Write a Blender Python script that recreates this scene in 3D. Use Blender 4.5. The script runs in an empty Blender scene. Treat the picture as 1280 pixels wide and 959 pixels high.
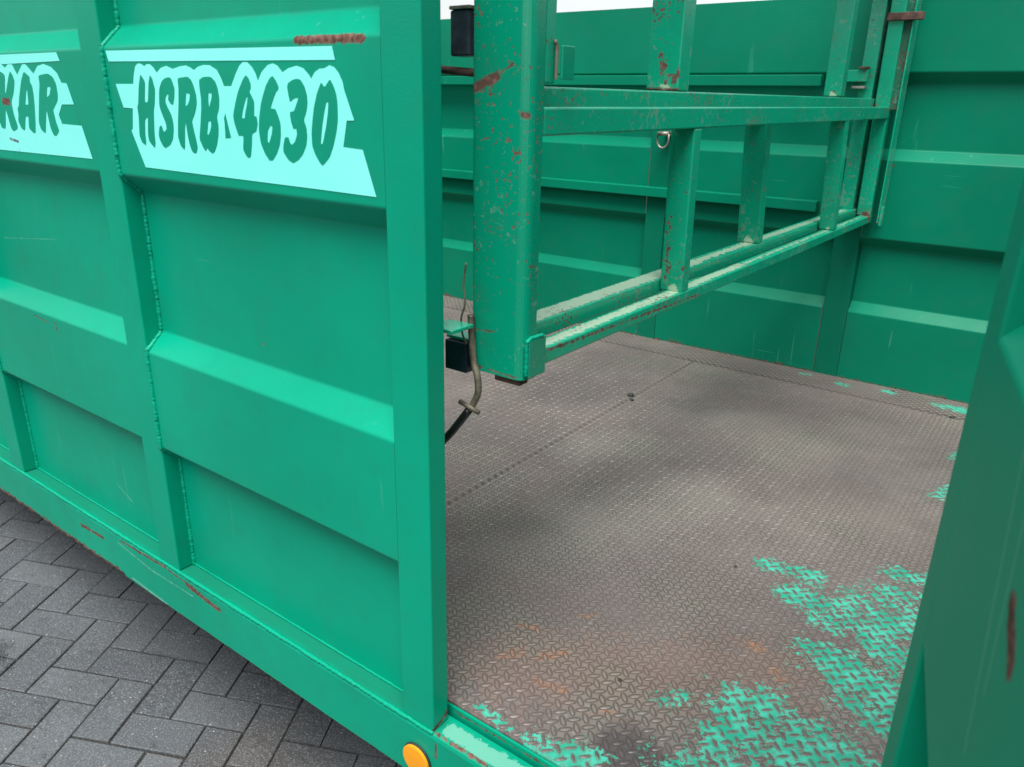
import bpy, bmesh, math, random
import numpy as np
from mathutils import Vector, Matrix
rnd = random.Random(7)
scn = bpy.context.scene
C = scn.collection
# ---------------------------------------------------------------- camera, sky, sun
# "trailer frame": x along the trailer, y across it (into the doorway), z up, origin at the camera.
# The trailer stands on its drawbar tilted a few degrees; T turns that frame into the world (ground level, z = 0).
TX, TY, GH = -0.0720, -0.0117, 1.5778
n_ground = Vector((-TX, -TY, 1)).normalized()
Q = n_ground.rotation_difference(Vector((0, 0, 1))).to_matrix().to_4x4()
cam_h = (GH - TX * 1.5 + TY * .7) / math.sqrt(1 + TX * TX + TY * TY)
T = Matrix.Translation((0, 0, cam_h)) @ Q
R = Matrix(((0.80218971, 0.21979916, -0.55513962), (0.59670378, -0.26260352, 0.75827699), (0.02088703, -0.93953591, -0.34181283)))
cr = Matrix((( R[0][0], -R[0][1], -R[0][2]), (R[1][0], -R[1][1], -R[1][2]), (R[2][0], -R[2][1], -R[2][2])))
cd = bpy.data.cameras.new('camera'); cam = bpy.data.objects.new('camera', cd); C.objects.link(cam)
cam.matrix_world = T @ cr.to_4x4()
cd.sensor_fit = 'HORIZONTAL'; cd.sensor_width = 36; cd.lens = 36 * 956.93 / 1280
cd.clip_start = .01; cd.clip_end = 2000
cd.dof.use_dof = True; cd.dof.focus_distance = 1.75; cd.dof.aperture_fstop = 9
scn.camera = cam
SUN_EL, SUN_AZ = math.radians(66), math.radians(-74)   # azimuth measured from +x towards +y
w = bpy.data.worlds.new('World'); scn.world = w; w.use_nodes = True
nt = w.node_tree; nt.nodes.clear()
sky = nt.nodes.new('ShaderNodeTexSky'); sky.sky_type = 'NISHITA'; sky.sun_disc = False
sky.sun_elevation = SUN_EL; sky.sun_rotation = math.radians(90) - SUN_AZ
sky.air_density = 1.0; sky.dust_density = 1.0; sky.ozone_density = 1.0
hs = nt.nodes.new('ShaderNodeHueSaturation'); hs.inputs['Saturation'].default_value = .25; hs.inputs['Value'].default_value = 1.0
bg = nt.nodes.new('ShaderNodeBackground'); bg.inputs['Strength'].default_value = .08
wo = nt.nodes.new('ShaderNodeOutputWorld')
nt.links.new(sky.outputs[0], hs.inputs['Color']); nt.links.new(hs.outputs[0], bg.inputs[0]); nt.links.new(bg.outputs[0], wo.inputs[0])
sl = bpy.data.lights.new('sun', 'SUN'); sl.energy = 2.5; sl.angle = math.radians(40); sl.color = (1, .97, .93)
so = bpy.data.objects.new('sun', sl); C.objects.link(so)
sd = Vector((math.cos(SUN_EL) * math.cos(SUN_AZ), math.cos(SUN_EL) * math.sin(SUN_AZ), math.sin(SUN_EL)))
so.rotation_euler = sd.to_track_quat('Z', 'Y').to_euler()
scn.view_settings.view_transform = 'Standard'; scn.view_settings.look = 'None'
scn.view_settings.exposure = 1.15; scn.view_settings.gamma = 1

# ---------------------------------------------------------------- material helpers
class NB:
    def __init__(s, name):
        s.m = bpy.data.materials.new(name); s.m.use_nodes = True; s.t = s.m.node_tree; s.t.nodes.clear()
        s.out = s.t.nodes.new('ShaderNodeOutputMaterial'); s.b = s.t.nodes.new('ShaderNodeBsdfPrincipled')
        s.t.links.new(s.b.outputs[0], s.out.inputs[0])
        s.tc = s.t.nodes.new('ShaderNodeTexCoord').outputs['Object']
    def put(s, sock, v):
        if isinstance(v, bpy.types.NodeSocket): s.t.links.new(v, sock)
        else: sock.default_value = v
    def math(s, op, a, b=0., c=0., clamp=False):
        n = s.t.nodes.new('ShaderNodeMath'); n.operation = op; n.use_clamp = clamp
        for i, v in enumerate((a, b, c)): s.put(n.inputs[i], v)
        return n.outputs[0]
    def vec(s, op, a, b=(0, 0, 0)):
        n = s.t.nodes.new('ShaderNodeVectorMath'); n.operation = op
        s.put(n.inputs[0], a); s.put(n.inputs[1], b)
        return n.outputs['Value'] if op in ('LENGTH', 'DOT_PRODUCT', 'DISTANCE') else n.outputs[0]
    def scale(s, a, f):
        n = s.t.nodes.new('ShaderNodeVectorMath'); n.operation = 'SCALE'; s.put(n.inputs[0], a); s.put(n.inputs['Scale'], f); return n.outputs[0]
    def noise(s, sc, det=3., rough=.55, stretch=None, off=None):
        v = s.tc
        if stretch or off:
            mp = s.t.nodes.new('ShaderNodeMapping'); s.t.links.new(v, mp.inputs[0])
            if stretch: mp.inputs['Scale'].default_value = stretch
            if off: mp.inputs['Location'].default_value = off
            v = mp.outputs[0]
        n = s.t.nodes.new('ShaderNodeTexNoise'); n.inputs['Scale'].default_value = sc
        n.inputs['Detail'].default_value = det; n.inputs['Roughness'].default_value = rough
        s.t.links.new(v, n.inputs['Vector']); return n.outputs[0]
    def voro(s, sc, feat='F1', out='Distance'):
        n = s.t.nodes.new('ShaderNodeTexVoronoi'); n.feature = feat; n.inputs['Scale'].default_value = sc
        s.t.links.new(s.tc, n.inputs['Vector']); return n.outputs[out]
    def step(s, v, a, b, lo=0., hi=1.):
        n = s.t.nodes.new('ShaderNodeMapRange'); n.interpolation_type = 'SMOOTHSTEP'
        s.put(n.inputs[0], v); n.inputs[1].default_value = a; n.inputs[2].default_value = b
        n.inputs[3].default_value = lo; n.inputs[4].default_value = hi; return n.outputs[0]
    def mix(s, f, a, b):
        n = s.t.nodes.new('ShaderNodeMix'); n.data_type = 'RGBA'
        s.put(n.inputs[0], f)
        for i, v in ((6, a), (7, b)):
            if isinstance(v, tuple): n.inputs[i].default_value = (*v, 1)
            else: s.t.links.new(v, n.inputs[i])
        return n.outputs[2]
    def add(s, vs):
        r = vs[0]
        for v in vs[1:]: r = s.math('MAXIMUM', r, v)
        return r
    def seg(s, a, b, r, amp, nz, soft=.002):
        """a patch of wear a-b of the thing, ragged by the noise nz"""
        a = Vector(a); b = Vector(b); ba = b - a; L = max(ba.length_squared, 1e-9)
        pa = s.vec('SUBTRACT', s.tc, tuple(a))
        h = s.math('DIVIDE', s.vec('DOT_PRODUCT', pa, tuple(ba)), L, clamp=True)
        d = s.vec('LENGTH', s.vec('SUBTRACT', pa, s.scale(tuple(ba), h)))
        k = s.math('MULTIPLY_ADD', s.math('SUBTRACT', nz, .5), amp, r)
        return s.step(s.math('SUBTRACT', k, d), -soft, soft)
    def bump(s, h, strength, dist, prev=None):
        n = s.t.nodes.new('ShaderNodeBump'); n.inputs['Strength'].default_value = strength; n.inputs['Distance'].default_value = dist
        s.put(n.inputs['Height'], h)
        if prev is not None: s.t.links.new(prev, n.inputs['Normal'])
        return n.outputs[0]
    def set(s, col, rough, normal=None, metal=0., spec=None):
        for k, v in (('Base Color', col), ('Roughness', rough), ('Metallic', metal)):
            if isinstance(v, tuple): v = (*v, 1)
            s.put(s.b.inputs[k], v)
        if normal is not None: s.t.links.new(normal, s.b.inputs['Normal'])
        if spec is not None: s.b.inputs['Specular IOR Level'].default_value = spec
        return s.m

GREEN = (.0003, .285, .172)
RUST = (.095, .045, .034)
def paint(name, col=GREEN, segs=(), light=(), speck=0., wear=0., rough=.34, dust=.12, peel=.25, lowrust=None, edge=None, pale=0., spec=.15, ripple=0., scr=0., dark_strips=()):
    b = NB(name)
    big = b.noise(1.6, 4); mid = b.noise(14, 5); fine = b.noise(160, 3)
    c2 = tuple(min(1, v * 1.10 + .0005) for v in col); c3 = tuple(v * .93 for v in col)
    c = b.mix(b.step(big, .32, .68), c3, c2)
    dirt = b.math('MULTIPLY', b.step(mid, .45, .75), dust)
    c = b.mix(dirt, c, (.02, .16, .10))
    # long faint wipe marks
    wp = b.noise(3.2, 5, .6, (1, 1, 9), (3, 1, 2))
    c = b.mix(b.step(wp, .6, .85, 0, dust * .5), c, (.02, .22, .14))
    if scr:
        for st_, sc_, off_ in (((1, 1, .04), 70, (0, 0, 0)), ((.05, 1, 1), 60, (3, 3, 3)), ((.35, 1, .05), 55, (1, 5, 2))):
            a_ = b.noise(sc_, 2, .5, st_, off_); k_ = b.noise(2.3, 3, .5, off=off_)
            c = b.mix(b.math('MULTIPLY', b.step(a_, .70, .735), b.step(k_, .50, .64, 0, .45 * scr)), c, (.06, .33, .23))
    masks = []
    nz = b.noise(95, 4, .65)
    for s_ in segs: masks.append(b.seg(*s_, nz))
    if speck:
        sp = b.noise(150, 3, .6, off=(2, 7, 1)); area = b.noise(9, 3, .6, off=(5, 1, 4))
        v = b.math('MULTIPLY_ADD', area, .5, sp)
        masks.append(b.step(v, 1.10 - speck, 1.15 - speck))
    if wear:
        a2 = b.noise(5.5, 4, .6, off=(1, 4, 9)); f2 = b.noise(60, 5, .7, off=(9, 4, 1))
        v = b.math('MULTIPLY_ADD', a2, 1.1, b.math('MULTIPLY', f2, .6))
        masks.append(b.step(v, 1.10 - wear, 1.17 - wear))
    if lowrust is not None:
        z = b.t.nodes.new('ShaderNodeSeparateXYZ'); b.t.links.new(b.tc, z.inputs[0])
        z0, z1, sgn = lowrust
        g = b.step(z.outputs[2], z0, z1, 1, 0)
        k = b.math('MULTIPLY_ADD', mid, .9, b.math('MULTIPLY', g, .62))
        masks.append(b.step(k, 1.06, 1.2, 0, .75))
    if pale:
        pn = b.noise(70, 4, .7, off=(4, 4, 2)); pa_ = b.noise(7, 3, off=(8, 2, 2))
        k = b.math('MULTIPLY_ADD', pa_, .6, pn)
        c = b.mix(b.step(k, .97 - pale * .12, 1.05 - pale * .12, 0, .6), c, (.16, .30, .23))
    bare = [b.seg(*s_, nz) for s_ in light]  # lighter marks: scratches, worn sill, reflection painted on gate rail tops
    nrm = b.bump(b.noise(330, 2), peel, .0006)
    if ripple: nrm = b.bump(b.noise(2.6, 3, .45, (1, 1, .6)), ripple, .010, nrm)
    for g_ in dark_strips: c = b.mix(b.math('MULTIPLY', b.seg(*g_, mid, .012), .55), c, (.012, .105, .066))
    if bare:
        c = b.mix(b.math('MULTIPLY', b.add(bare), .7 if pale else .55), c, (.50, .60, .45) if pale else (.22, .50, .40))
    if masks:
        mk = b.add(masks)
        rc = b.mix(b.step(b.noise(120, 3), .4, .65), RUST, (.19, .10, .08))
        rc = b.mix(b.step(b.noise(40, 3), .55, .7, 0, .6), rc, (.06, .045, .04))
        c = b.mix(mk, c, rc)
        ro = b.math('MULTIPLY_ADD', mk, .45, rough)
        nrm = b.bump(b.math('SUBTRACT', 1, mk), .5, .0008, nrm)
        nrm = b.bump(b.math('MULTIPLY', mk, fine), .5, .001, nrm)
    else:
        ro = b.math('MULTIPLY_ADD', mid, .16, rough - .08)
    return b.set(c, ro, nrm, spec=spec)

def plain(name, col, rough=.5, metal=0., bumps=None, var=.25):
    b = NB(name)
    c = b.mix(b.step(b.noise(30, 4), .35, .65), tuple(v * (1 - var) for v in col), tuple(min(1, v * (1 + var)) for v in col))
    nrm = b.bump(b.noise(bumps[0], 3), bumps[1], bumps[2]) if bumps else None
    return b.set(c, rough, nrm, metal)

M = {}
M['side'] = paint('green_side_paint', segs=[
    ((-.995, .80, .084), (-.855, .80, .083), .0065, .012), ((-1.203, .84, -.435), (-1.20, .84, -.437), .001, .006),
    ((-2.035, .80, -.017), (-2.01, .80, -.017), .008, .012), ((-1.99, .80, -.531), (-1.985, .80, -.55), .002, .012),
    ((-2.1, .80, -.53), (-2.03, .80, -.535), .001, .006)], ripple=.8, spec=.17, speck=.10, scr=1.,
    light=[((-1.9, .84, -.96), (-1.83, .84, -.99), .001, .007), ((-2.3, .84, -.36), (-2.0, .84, -.33), .0, .007)], dust=.16)
M['post'] = paint('green_post_paint', segs=[((-.822, .80, .13), (-.822, .80, .06), .0025, .007), ((-.822, .80, .06), (-.822, .80, -.11), .0006, .003),
    ((-.744, .84, -1.05), (-.744, .80, -1.068), .004, .02), ((-.744, .80, -.1), (-.744, .80, -1.05), -.0008, .0045)], peel=.4)
M['sill'] = paint('green_sill_paint', dark_strips=[((-4.2, .824, -1.069), (-.76, .824, -1.069), .022, .016)], segs=[((-1.83, .795, -1.086), (-1.62, .795, -1.080), .003, .012), ((-1.62, .795, -1.082), (-1.50, .795, -1.086), .002, .012),  # first list: darker green strip along the sill top beside the panels
    ((-1.53, .795, -1.090), (-1.40, .795, -1.104), .006, .016), ((-2.05, .795, -1.12), (-1.93, .795, -1.115), .005, .026),
    ((-2.9, .795, -1.197), (-1.86, .795, -1.197), .011, .05), ((-1.86, .795, -1.197), (-.74, .795, -1.198), .0005, .012),
    ((-.745, .80, -1.068), (-.60, .80, -1.069), .0035, .016), ((-.735, .795, -1.09), (-.735, .795, -1.12), .002, .012), ((-.60, .80, -1.069), (.0, .80, -1.069), .001, .014),
    ((-.74, .856, -1.062), (-.05, .856, -1.062), .001, .016)],
    light=[((-1.85, .795, -1.098), (-1.692, .795, -1.117), .0012, .007), ((-1.692, .795, -1.117), (-1.51, .795, -1.114), .0012, .008), ((-1.80, .795, -1.187), (-1.64, .795, -1.195), .003, .010), 
           ((-.72, .822, -1.068), (.0, .822, -1.068), .016, .03)], dust=.2)
M['weld'] = paint('green_weld_paint', col=(.001, .30, .18), rough=.34, dust=.05, peel=.5)
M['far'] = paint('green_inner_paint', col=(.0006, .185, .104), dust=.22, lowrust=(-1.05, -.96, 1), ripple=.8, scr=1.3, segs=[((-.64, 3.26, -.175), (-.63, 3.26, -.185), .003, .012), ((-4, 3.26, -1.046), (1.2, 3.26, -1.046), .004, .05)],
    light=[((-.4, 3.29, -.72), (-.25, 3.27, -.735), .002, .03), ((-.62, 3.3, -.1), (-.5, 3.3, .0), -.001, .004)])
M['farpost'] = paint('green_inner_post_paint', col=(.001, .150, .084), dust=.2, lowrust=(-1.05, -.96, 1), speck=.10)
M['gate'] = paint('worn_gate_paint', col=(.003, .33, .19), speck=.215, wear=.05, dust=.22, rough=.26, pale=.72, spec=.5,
    light=[((-.742, .98, -.345), (-.742, 1.75, -.344), .020, .03), ((-.742, 1.75, -.344), (-.742, 3.1, -.342), .012, .05), ((-.68, 1.0, -.368), (-.68, 1.9, -.366), .012, .03), ((-.68, 1.9, -.366), (-.68, 3.1, -.362), .005, .045), ((-.742, 1.0, .030), (-.742, 3.1, .052), .012, .04)],  # pale worn rail tops, with their bright reflection painted into the colour
    segs=[((-.70, 1.508, -.35), (-.70, 1.508, -.20), .002, .055), ((-.74, 1.518, .05), (-.76, 1.518, .10), .006, .06), ((-.66, .97, -.375), (-.66, 1.6, -.39), .002, .022), ((-.73, 1.515, .045), (-.72, 1.515, .07), .008, .03), ((-.715, 1.52, .036), (-.79, 1.52, .036), .003, .012), ((-.68, .962, -.38), (-.68, 1.15, -.375), .004, .02), ((-.66, 3.15, -.37), (-.70, 3.2, -.36), .012, .03), ((-.66, 3.2, .02), (-.72, 3.2, .05), .008, .03), ((-.66, 2.60, -.05), (-.70, 2.6, -.04), .01, .03)])
M['gatepost'] = paint('chipped_gate_post_paint', col=(.001, .27, .155), speck=.195, wear=0., dust=.3, rough=.2, pale=.4, spec=.5,
    segs=[((-.76, .93, .022), (-.72, .93, .038), .007, .014), ((-.72, .93, .038), (-.69, .93, .055), .001, .014), ((-.668, .935, -.014), (-.672, .93, -.013), .005, .007),
          ((-.766, .93, .03), (-.766, .93, -.40), -.001, .010), ((-.765, .93, -.405), (-.67, .93, -.408), .001, .010), ((-.765, .93, -.345), (-.72, .93, -.34), .001, .012)])
M['rustpost'] = paint('rusted_bracket_paint', col=(.02, .16, .10), speck=.30, wear=.16, dust=.5, rough=.5, pale=1.)
M['door'] = paint('green_door_paint', col=(.001, .30, .17), dust=.06, spec=.13, rough=.5,
    light=[((0, .515, -.186), (.0113, .458, -.363), .0009, .0008), ((.0087, .471, -.21), (.0125, .452, -.315), .0007, .0008)],
    segs=[((.0134, .447, -.250), (.019, .418, -.2675), .008, .012)])
M['rust'] = plain('brown_rust', (.09, .045, .035), .8, 0, (90, .6, .002), .4)
M['galv'] = plain('weathered_galvanised_steel', (.26, .25, .21), .45, .6, (120, .4, .001), .4)
M['dull'] = plain('dull_brown_steel', (.13, .115, .085), .55, .4, (120, .4, .001), .5)
M['hose'] = plain('black_rubber', (.014, .014, .015), .35, 0, (200, .2, .0005))
M['cap'] = plain('dark_blue_plastic', (.012, .022, .038), .3)
M['blk'] = plain('dark_grey_plastic', (.03, .04, .055), .25)
M['dark'] = plain('near_black_steel', (.02, .03, .025), .7)  # plain near-black for chassis, reflector housing and clods
M['tyre'] = plain('tyre_rubber', (.02, .02, .02), .8)
M['orange'] = plain('orange_reflector_plastic', (.85, .33, .008), .3, 0, (500, .25, .0006), .04)

def sticker_mat():
    b = NB('pale_mint_film'); nz = b.noise(95, 4, .65)
    m1 = b.seg((-2.04, .798, -.098), (-2.0, .798, -.102), .003, .007, nz); m2 = b.seg((-2.005, .798, -.118), (-1.985, .798, -.145), .001, .007, nz)
    m3 = b.seg((-2.035, .80, -.017), (-2.01, .80, -.017), .008, .012, nz)
    c = b.mix(b.step(b.noise(3, 4), .3, .7), (.20, .84, .76), (.24, .88, .81))
    c = b.mix(b.add([m1, m2, m3]), c, (.09, .05, .06))
    return b.set(c, .38, b.bump(b.noise(300, 2), .12, .0004))
M['film'] = sticker_mat()
M['letter'] = paint('green_letter_film', col=(.003, .275, .17), dust=.1, segs=[((-2.035, .80, -.017), (-2.01, .80, -.017), .008, .012)])

FLOORG = [((-.57, .87, 0), (-.47, .90, 0), .018), ((-.32, .98, 0), (-.31, 1.07, 0), .045), ((-.27, 1.16, 0), (-.05, 1.14, 0), .095), ((-.26, 1.0, 0), (-.05, 1.0, 0), .10),
          ((-.21, 1.42, 0), (-.06, 1.30, 0), .06), ((-.22, 1.60, 0), (-.03, 1.55, 0), .095), ((-.30, 1.60, 0), (-.36, 1.60, 0), .03), ((-.18, 1.84, 0), (-.05, 1.86, 0), .02),
          ((-.33, 1.70, 0), (-.43, 1.68, 0), .02), ((-.15, 1.72, 0), (-.0, 1.74, 0), .06), ((-.175, 2.35, 0), (-.10, 2.5, 0), .012), ((-.16, 2.68, 0), (-.1, 2.85, 0), .018), ((-.43, 1.11, 0), (-.41, 1.13, 0), .012),
          ((-.82, 3.2, 0), (-.80, 3.2, 0), .001), ((-.66, 3.17, 0), (-.63, 3.17, 0), .004), ((-.50, 3.2, 0), (-.47, 3.19, 0), .004), ((-.28, 3.16, 0), (-.1, 3.14, 0), .025), ((-.70, .875, 0), (-.55, .868, 0), -.006), ((-.36, .885, 0), (0, .875, 0), .018)]
def floor_mat(name, lug):
    b = NB(name)
    xy = b.vec('MULTIPLY', b.tc, (1, 1, 0))
    b.tc = xy
    A = b.noise(1.5, 4, .6); Bn = b.noise(3.1, 4, .6, off=(3, 3, 0)); Cn = b.noise(11, 4, .6); D = b.noise(95, 4, .7)
    c = b.mix(b.step(A, .38, .62), (.185, .155, .145), (.235, .205, .190))
    c = b.mix(b.step(Bn, .50, .66, 0, .85), c, (.215, .205, .175))
    c = b.mix(b.step(b.noise(2.2, 4, .6, off=(9, 1, 0)), .55, .68, 0, .3), c, (.13, .128, .132))
    c = b.mix(b.step(Cn, .52, .72, 0, .35), c, (.15, .115, .105))
    c = b.mix(b.step(D, .5, .75, 0, .55), c, (.08, .062, .055))
    c = b.mix(b.step(D, .30, .46, .55, 0), c, (.36, .33, .30))
    for st_, off_ in (((.06, 1, 1), (0, 0, 0)), ((1, .06, 1), (4, 0, 0))):
        c = b.mix(b.math('MULTIPLY', b.step(b.noise(38, 3, .6, st_, off_), .60, .72), b.step(b.noise(2.0, 3, .5, off=off_), .45, .62, 0, .35)), c, (.30, .285, .26))
    # pale dried smears seen in the photograph
    sm = b.noise(14, 5, .7, off=(1, 8, 0))
    for a_, b_, r, k in [((-1.15, 1.98, 0), (-1.05, 2.1, 0), .09, .40), ((-.9, 1.55, 0), (-.72, 1.9, 0), .13, .38), ((-.62, 2.41, 0), (-.8, 2.5, 0), .16, .22), ((-.95, 1.35, 0), (-.85, 1.45, 0), .09, .22), ((-.45, 2.0, 0), (-.3, 2.1, 0), .1, .15)]:
        c = b.mix(b.math('MULTIPLY', b.seg(a_, b_, r, .22, sm, .09), k), c, (.36, .35, .30))
    for a_, b_, r, k in [((-.44, .95, 0), (-.36, .93, 0), .055, .7), ((-.95, 1.75, 0), (-.8, 2.2, 0), .09, .18), ((-1.2, 1.3, 0), (-1.0, 1.5, 0), .08, .3), ((-1.0, 2.75, 0), (-.4, 2.75, 0), .22, .2), ((-.35, 2.3, 0), (-.2, 2.6, 0), .12, .2), ((-1.5, 2.4, 0), (-1.5, 2.9, 0), .2, .3)]:  # dark stains, and far broad patches that paint floor shade into the colour
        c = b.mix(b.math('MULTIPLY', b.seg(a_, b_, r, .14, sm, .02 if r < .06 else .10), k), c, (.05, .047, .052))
    n2 = b.noise(48, 4, .7, off=(2, 2, 0))
    ors = [b.seg(a_, b_, r, .055, n2, .006) for a_, b_, r in [((-.75, 1.02, 0), (-.73, 1.05, 0), .011), ((-.69, 1.06, 0), (-.66, 1.10, 0), .012), ((-.66, 1.0, 0), (-.60, 1.01, 0), .008), ((-.36, 1.36, 0), (-.35, 1.36, 0), .013), ((-.30, 1.31, 0), (-.28, 1.3, 0), .009), ((-.78, 1.12, 0), (-.74, 1.13, 0), .006), ((-.70, 1.22, 0), (-.68, 1.24, 0), .004), ((-.52, 1.0, 0), (-.5, 1.02, 0), .004)]]
    c = b.mix(b.math('MULTIPLY', b.math('MULTIPLY', b.add(ors), b.step(b.noise(120, 3, .7, off=(5, 5, 0)), .44, .56)), .8), c, (.46, .19, .07))
    pk = b.noise(26, 4, .7, off=(7, 2, 0))
    c = b.mix(b.math('MULTIPLY', b.seg((-.72, 1.0, 0), (-.3, 1.3, 0), .10, .42, pk, .05), .35), c, (.27, .17, .13))
    n3 = b.noise(30, 4, .7, off=(4, 6, 0)); n4 = b.noise(110, 4, .7, off=(3, 9, 0)); n5 = b.noise(11, 3, .6, off=(1, 9, 0))
    one = b.math('MULTIPLY', n5, 0)
    gs = []
    for a_, b_, r in FLOORG:
        a_ = Vector(a_); b_ = Vector(b_); ba = b_ - a_
        pa = b.vec('SUBTRACT', b.tc, tuple(a_)); h = b.math('DIVIDE', b.vec('DOT_PRODUCT', pa, tuple(ba)), ba.length_squared, clamp=True)
        gs.append(b.step(b.vec('LENGTH', b.vec('SUBTRACT', pa, b.scale(tuple(ba), h))), r * .3, r * 1.6 + .03, 1, 0))
    dens = b.add(gs)
    nn = b.math('MULTIPLY_ADD', b.math('SUBTRACT', n3, .5), 1.5, b.math('MULTIPLY_ADD', b.math('SUBTRACT', n4, .5), 2.1, b.math('MULTIPLY', b.math('SUBTRACT', n5, .5), 1.5)))
    v = b.math('MULTIPLY_ADD', dens, .60, nn)
    g = b.math('MULTIPLY', b.step(v, .42, .46), b.step(dens, .03, .12))
    if lug: g = b.math('MULTIPLY', g, b.step(b.noise(60, 2, .5, off=(1, 1, 0)), .56, .62))
    gc = b.mix(b.step(b.noise(22, 3), .4, .6), (.012, .33, .215), (.05, .45, .32))
    hs_ = b.t.nodes.new('ShaderNodeHueSaturation'); hs_.inputs['Value'].default_value = .80; b.t.links.new(c, hs_.inputs['Color']); c = hs_.outputs[0]
    if not lug:
        # black dirt packed round the foot of every lug
        sp_ = b.t.nodes.new('ShaderNodeSeparateXYZ'); b.t.links.new(b.tc, sp_.inputs[0]); es = []
        for off, sg in ((0., 1.), (.015, -1.)):
            fx = b.math('SUBTRACT', b.math('FLOORED_MODULO', b.math('ADD', sp_.outputs[0], 1.2365 - off + .015), .03), .015)
            fy = b.math('SUBTRACT', b.math('FLOORED_MODULO', b.math('SUBTRACT', sp_.outputs[1], .8705 + off - .015), .03), .015)
            u_ = b.math('MULTIPLY', b.math('MULTIPLY_ADD', fy, sg, fx), .7071 / .0138); v_ = b.math('MULTIPLY', b.math('MULTIPLY_ADD', fx, -sg, fy), .7071 / .0062)
            es.append(b.math('SQRT', b.math('MULTIPLY_ADD', u_, u_, b.math('MULTIPLY', v_, v_))))
        ring = b.step(b.math('MULTIPLY_ADD', b.math('SUBTRACT', D, .5), .9, b.math('MINIMUM', es[0], es[1])), .85, 1.2, 1, 0)
        c = b.mix(b.math('MULTIPLY', ring, b.step(Bn, .3, .7, .32, .72)), c, (.035, .028, .025)); g = b.math('MULTIPLY', g, b.math('MULTIPLY_ADD', ring, -.35, 1))
    c = b.mix(g, c, gc)
    if lug: c = b.mix(b.step(D, .35, .6, .14, .0), c, (.22, .20, .185)); c = b.mix(b.math('MULTIPLY', dens, .6), c, (.075, .060, .055))
    ro = b.step(Cn, .3, .7, .30 if lug else .42, .5 if lug else .66)
    nrm = b.bump(D, .5, .0012)
    nrm = b.bump(g, .4, .0006, nrm)
    return b.set(c, ro, nrm)
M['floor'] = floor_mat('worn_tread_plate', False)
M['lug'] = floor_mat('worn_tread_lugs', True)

def paver_mat():
    b = NB('grey_concrete_paver')
    oi = b.t.nodes.new('ShaderNodeObjectInfo')
    geo = b.t.nodes.new('ShaderNodeNewGeometry')
    b.tc = geo.outputs['Position']
    r = oi.outputs['Random']
    c = b.mix(r, (.058, .067, .076), (.106, .117, .127))
    c = b.mix(b.step(b.noise(1.7, 4, .6), .45, .65, 0, .6), c, (.04, .044, .05))
    # brownish rust wash along the trailer, ragged
    c = b.mix(b.math('MULTIPLY', b.seg((-1.25, .78, 0), (-.4, .74, 0), .16, .5, b.noise(5, 4), .12), .6), c, (.07, .055, .046))
    c = b.mix(b.step(b.noise(26, 4, .65), .56, .72, 0, .6), c, (.024, .026, .028))
    for a_, b_, rr in [((-2.17, .62, 0), (-2.08, .60, 0), .02), ((-2.25, .50, 0), (-2.2, .47, 0), .015)]:
        c = b.mix(b.math('MULTIPLY', b.seg(a_, b_, rr, .12, b.noise(30, 4, .6), .01), .75), c, (.015,.016,.017))
    f = b.noise(230, 3, .6)
    c = b.mix(b.step(f, .48, .70, 0, .75), c, (.20, .215, .225))
    c = b.mix(b.step(b.noise(330, 2, .5, off=(4, 4, 4)), .5, .68, 0, .55), c, (.03, .033, .036))
    v = b.voro(75); vc = b.voro(75, out='Color')
    sx = b.t.nodes.new('ShaderNodeSeparateXYZ'); b.t.links.new(vc, sx.inputs[0])
    m = b.math('MULTIPLY', b.step(v, .12, .2, 1, 0), b.step(sx.outputs[0], .86, .9))
    c = b.mix(m, c, (.30, .31, .31))
    v2 = b.voro(190); vc2 = b.voro(190, out='Color'); sx2 = b.t.nodes.new('ShaderNodeSeparateXYZ'); b.t.links.new(vc2, sx2.inputs[0])
    m2 = b.math('MULTIPLY', b.step(v2, .2, .35, 1, 0), b.step(sx2.outputs[0], .72, .76))
    c = b.mix(m2, c, (.17, .185, .19))
    nrm = b.bump(f, .9, .0016); nrm = b.bump(b.noise(60, 4, .7), .5, .002, nrm)
    return b.set(c, .72, nrm)
M['paver'] = paver_mat()
def ground_mat():
    b = NB('dark_joint_sand'); c = b.mix(b.step(b.noise(150, 4), .4, .7), (.012, .013, .013), (.07, .065, .05))
    return b.set(c, .9, b.bump(b.noise(300, 3), .8, .003))
M['ground'] = ground_mat()

# ---------------------------------------------------------------- mesh helpers (everything of the trailer is in the trailer frame)
def tagp(o, label=None, kind=None):
    if label: o['label'] = label
    if kind: o['kind'] = kind
    return o
def link(name, me, mat, parent=None, label=None, kind=None, smooth=False):
    o = bpy.data.objects.new(name, me); C.objects.link(o); me.name = name
    if mat is not None and not me.materials: me.materials.append(M[mat] if isinstance(mat, str) else mat)
    if parent: o.parent = parent
    if smooth: me.shade_smooth()
    return tagp(o, label, kind)
def bm_mesh(bm, name):
    bmesh.ops.recalc_face_normals(bm, faces=bm.faces[:])
    me = bpy.data.meshes.new(name); bm.to_mesh(me); bm.free(); return me
def add_hexa(bm, v8, bev=0., seg=2):
    vs = [bm.verts.new(v) for v in v8]
    fs = [bm.faces.new([vs[i] for i in q]) for q in ((0, 1, 2, 3), (7, 6, 5, 4), (0, 4, 5, 1), (1, 5, 6, 2), (2, 6, 7, 3), (3, 7, 4, 0))]
    bmesh.ops.recalc_face_normals(bm, faces=fs)
    if bev:
        es = list({e for f in fs for e in f.edges})
        bmesh.ops.bevel(bm, geom=es, offset=bev, segments=seg, affect='EDGES', profile=.5, clamp_overlap=True)
def b8(x0, x1, y0, y1, z0, z1): return [(x0, y0, z0), (x1, y0, z0), (x1, y1, z0), (x0, y1, z0), (x0, y0, z1), (x1, y0, z1), (x1, y1, z1), (x0, y1, z1)]
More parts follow.
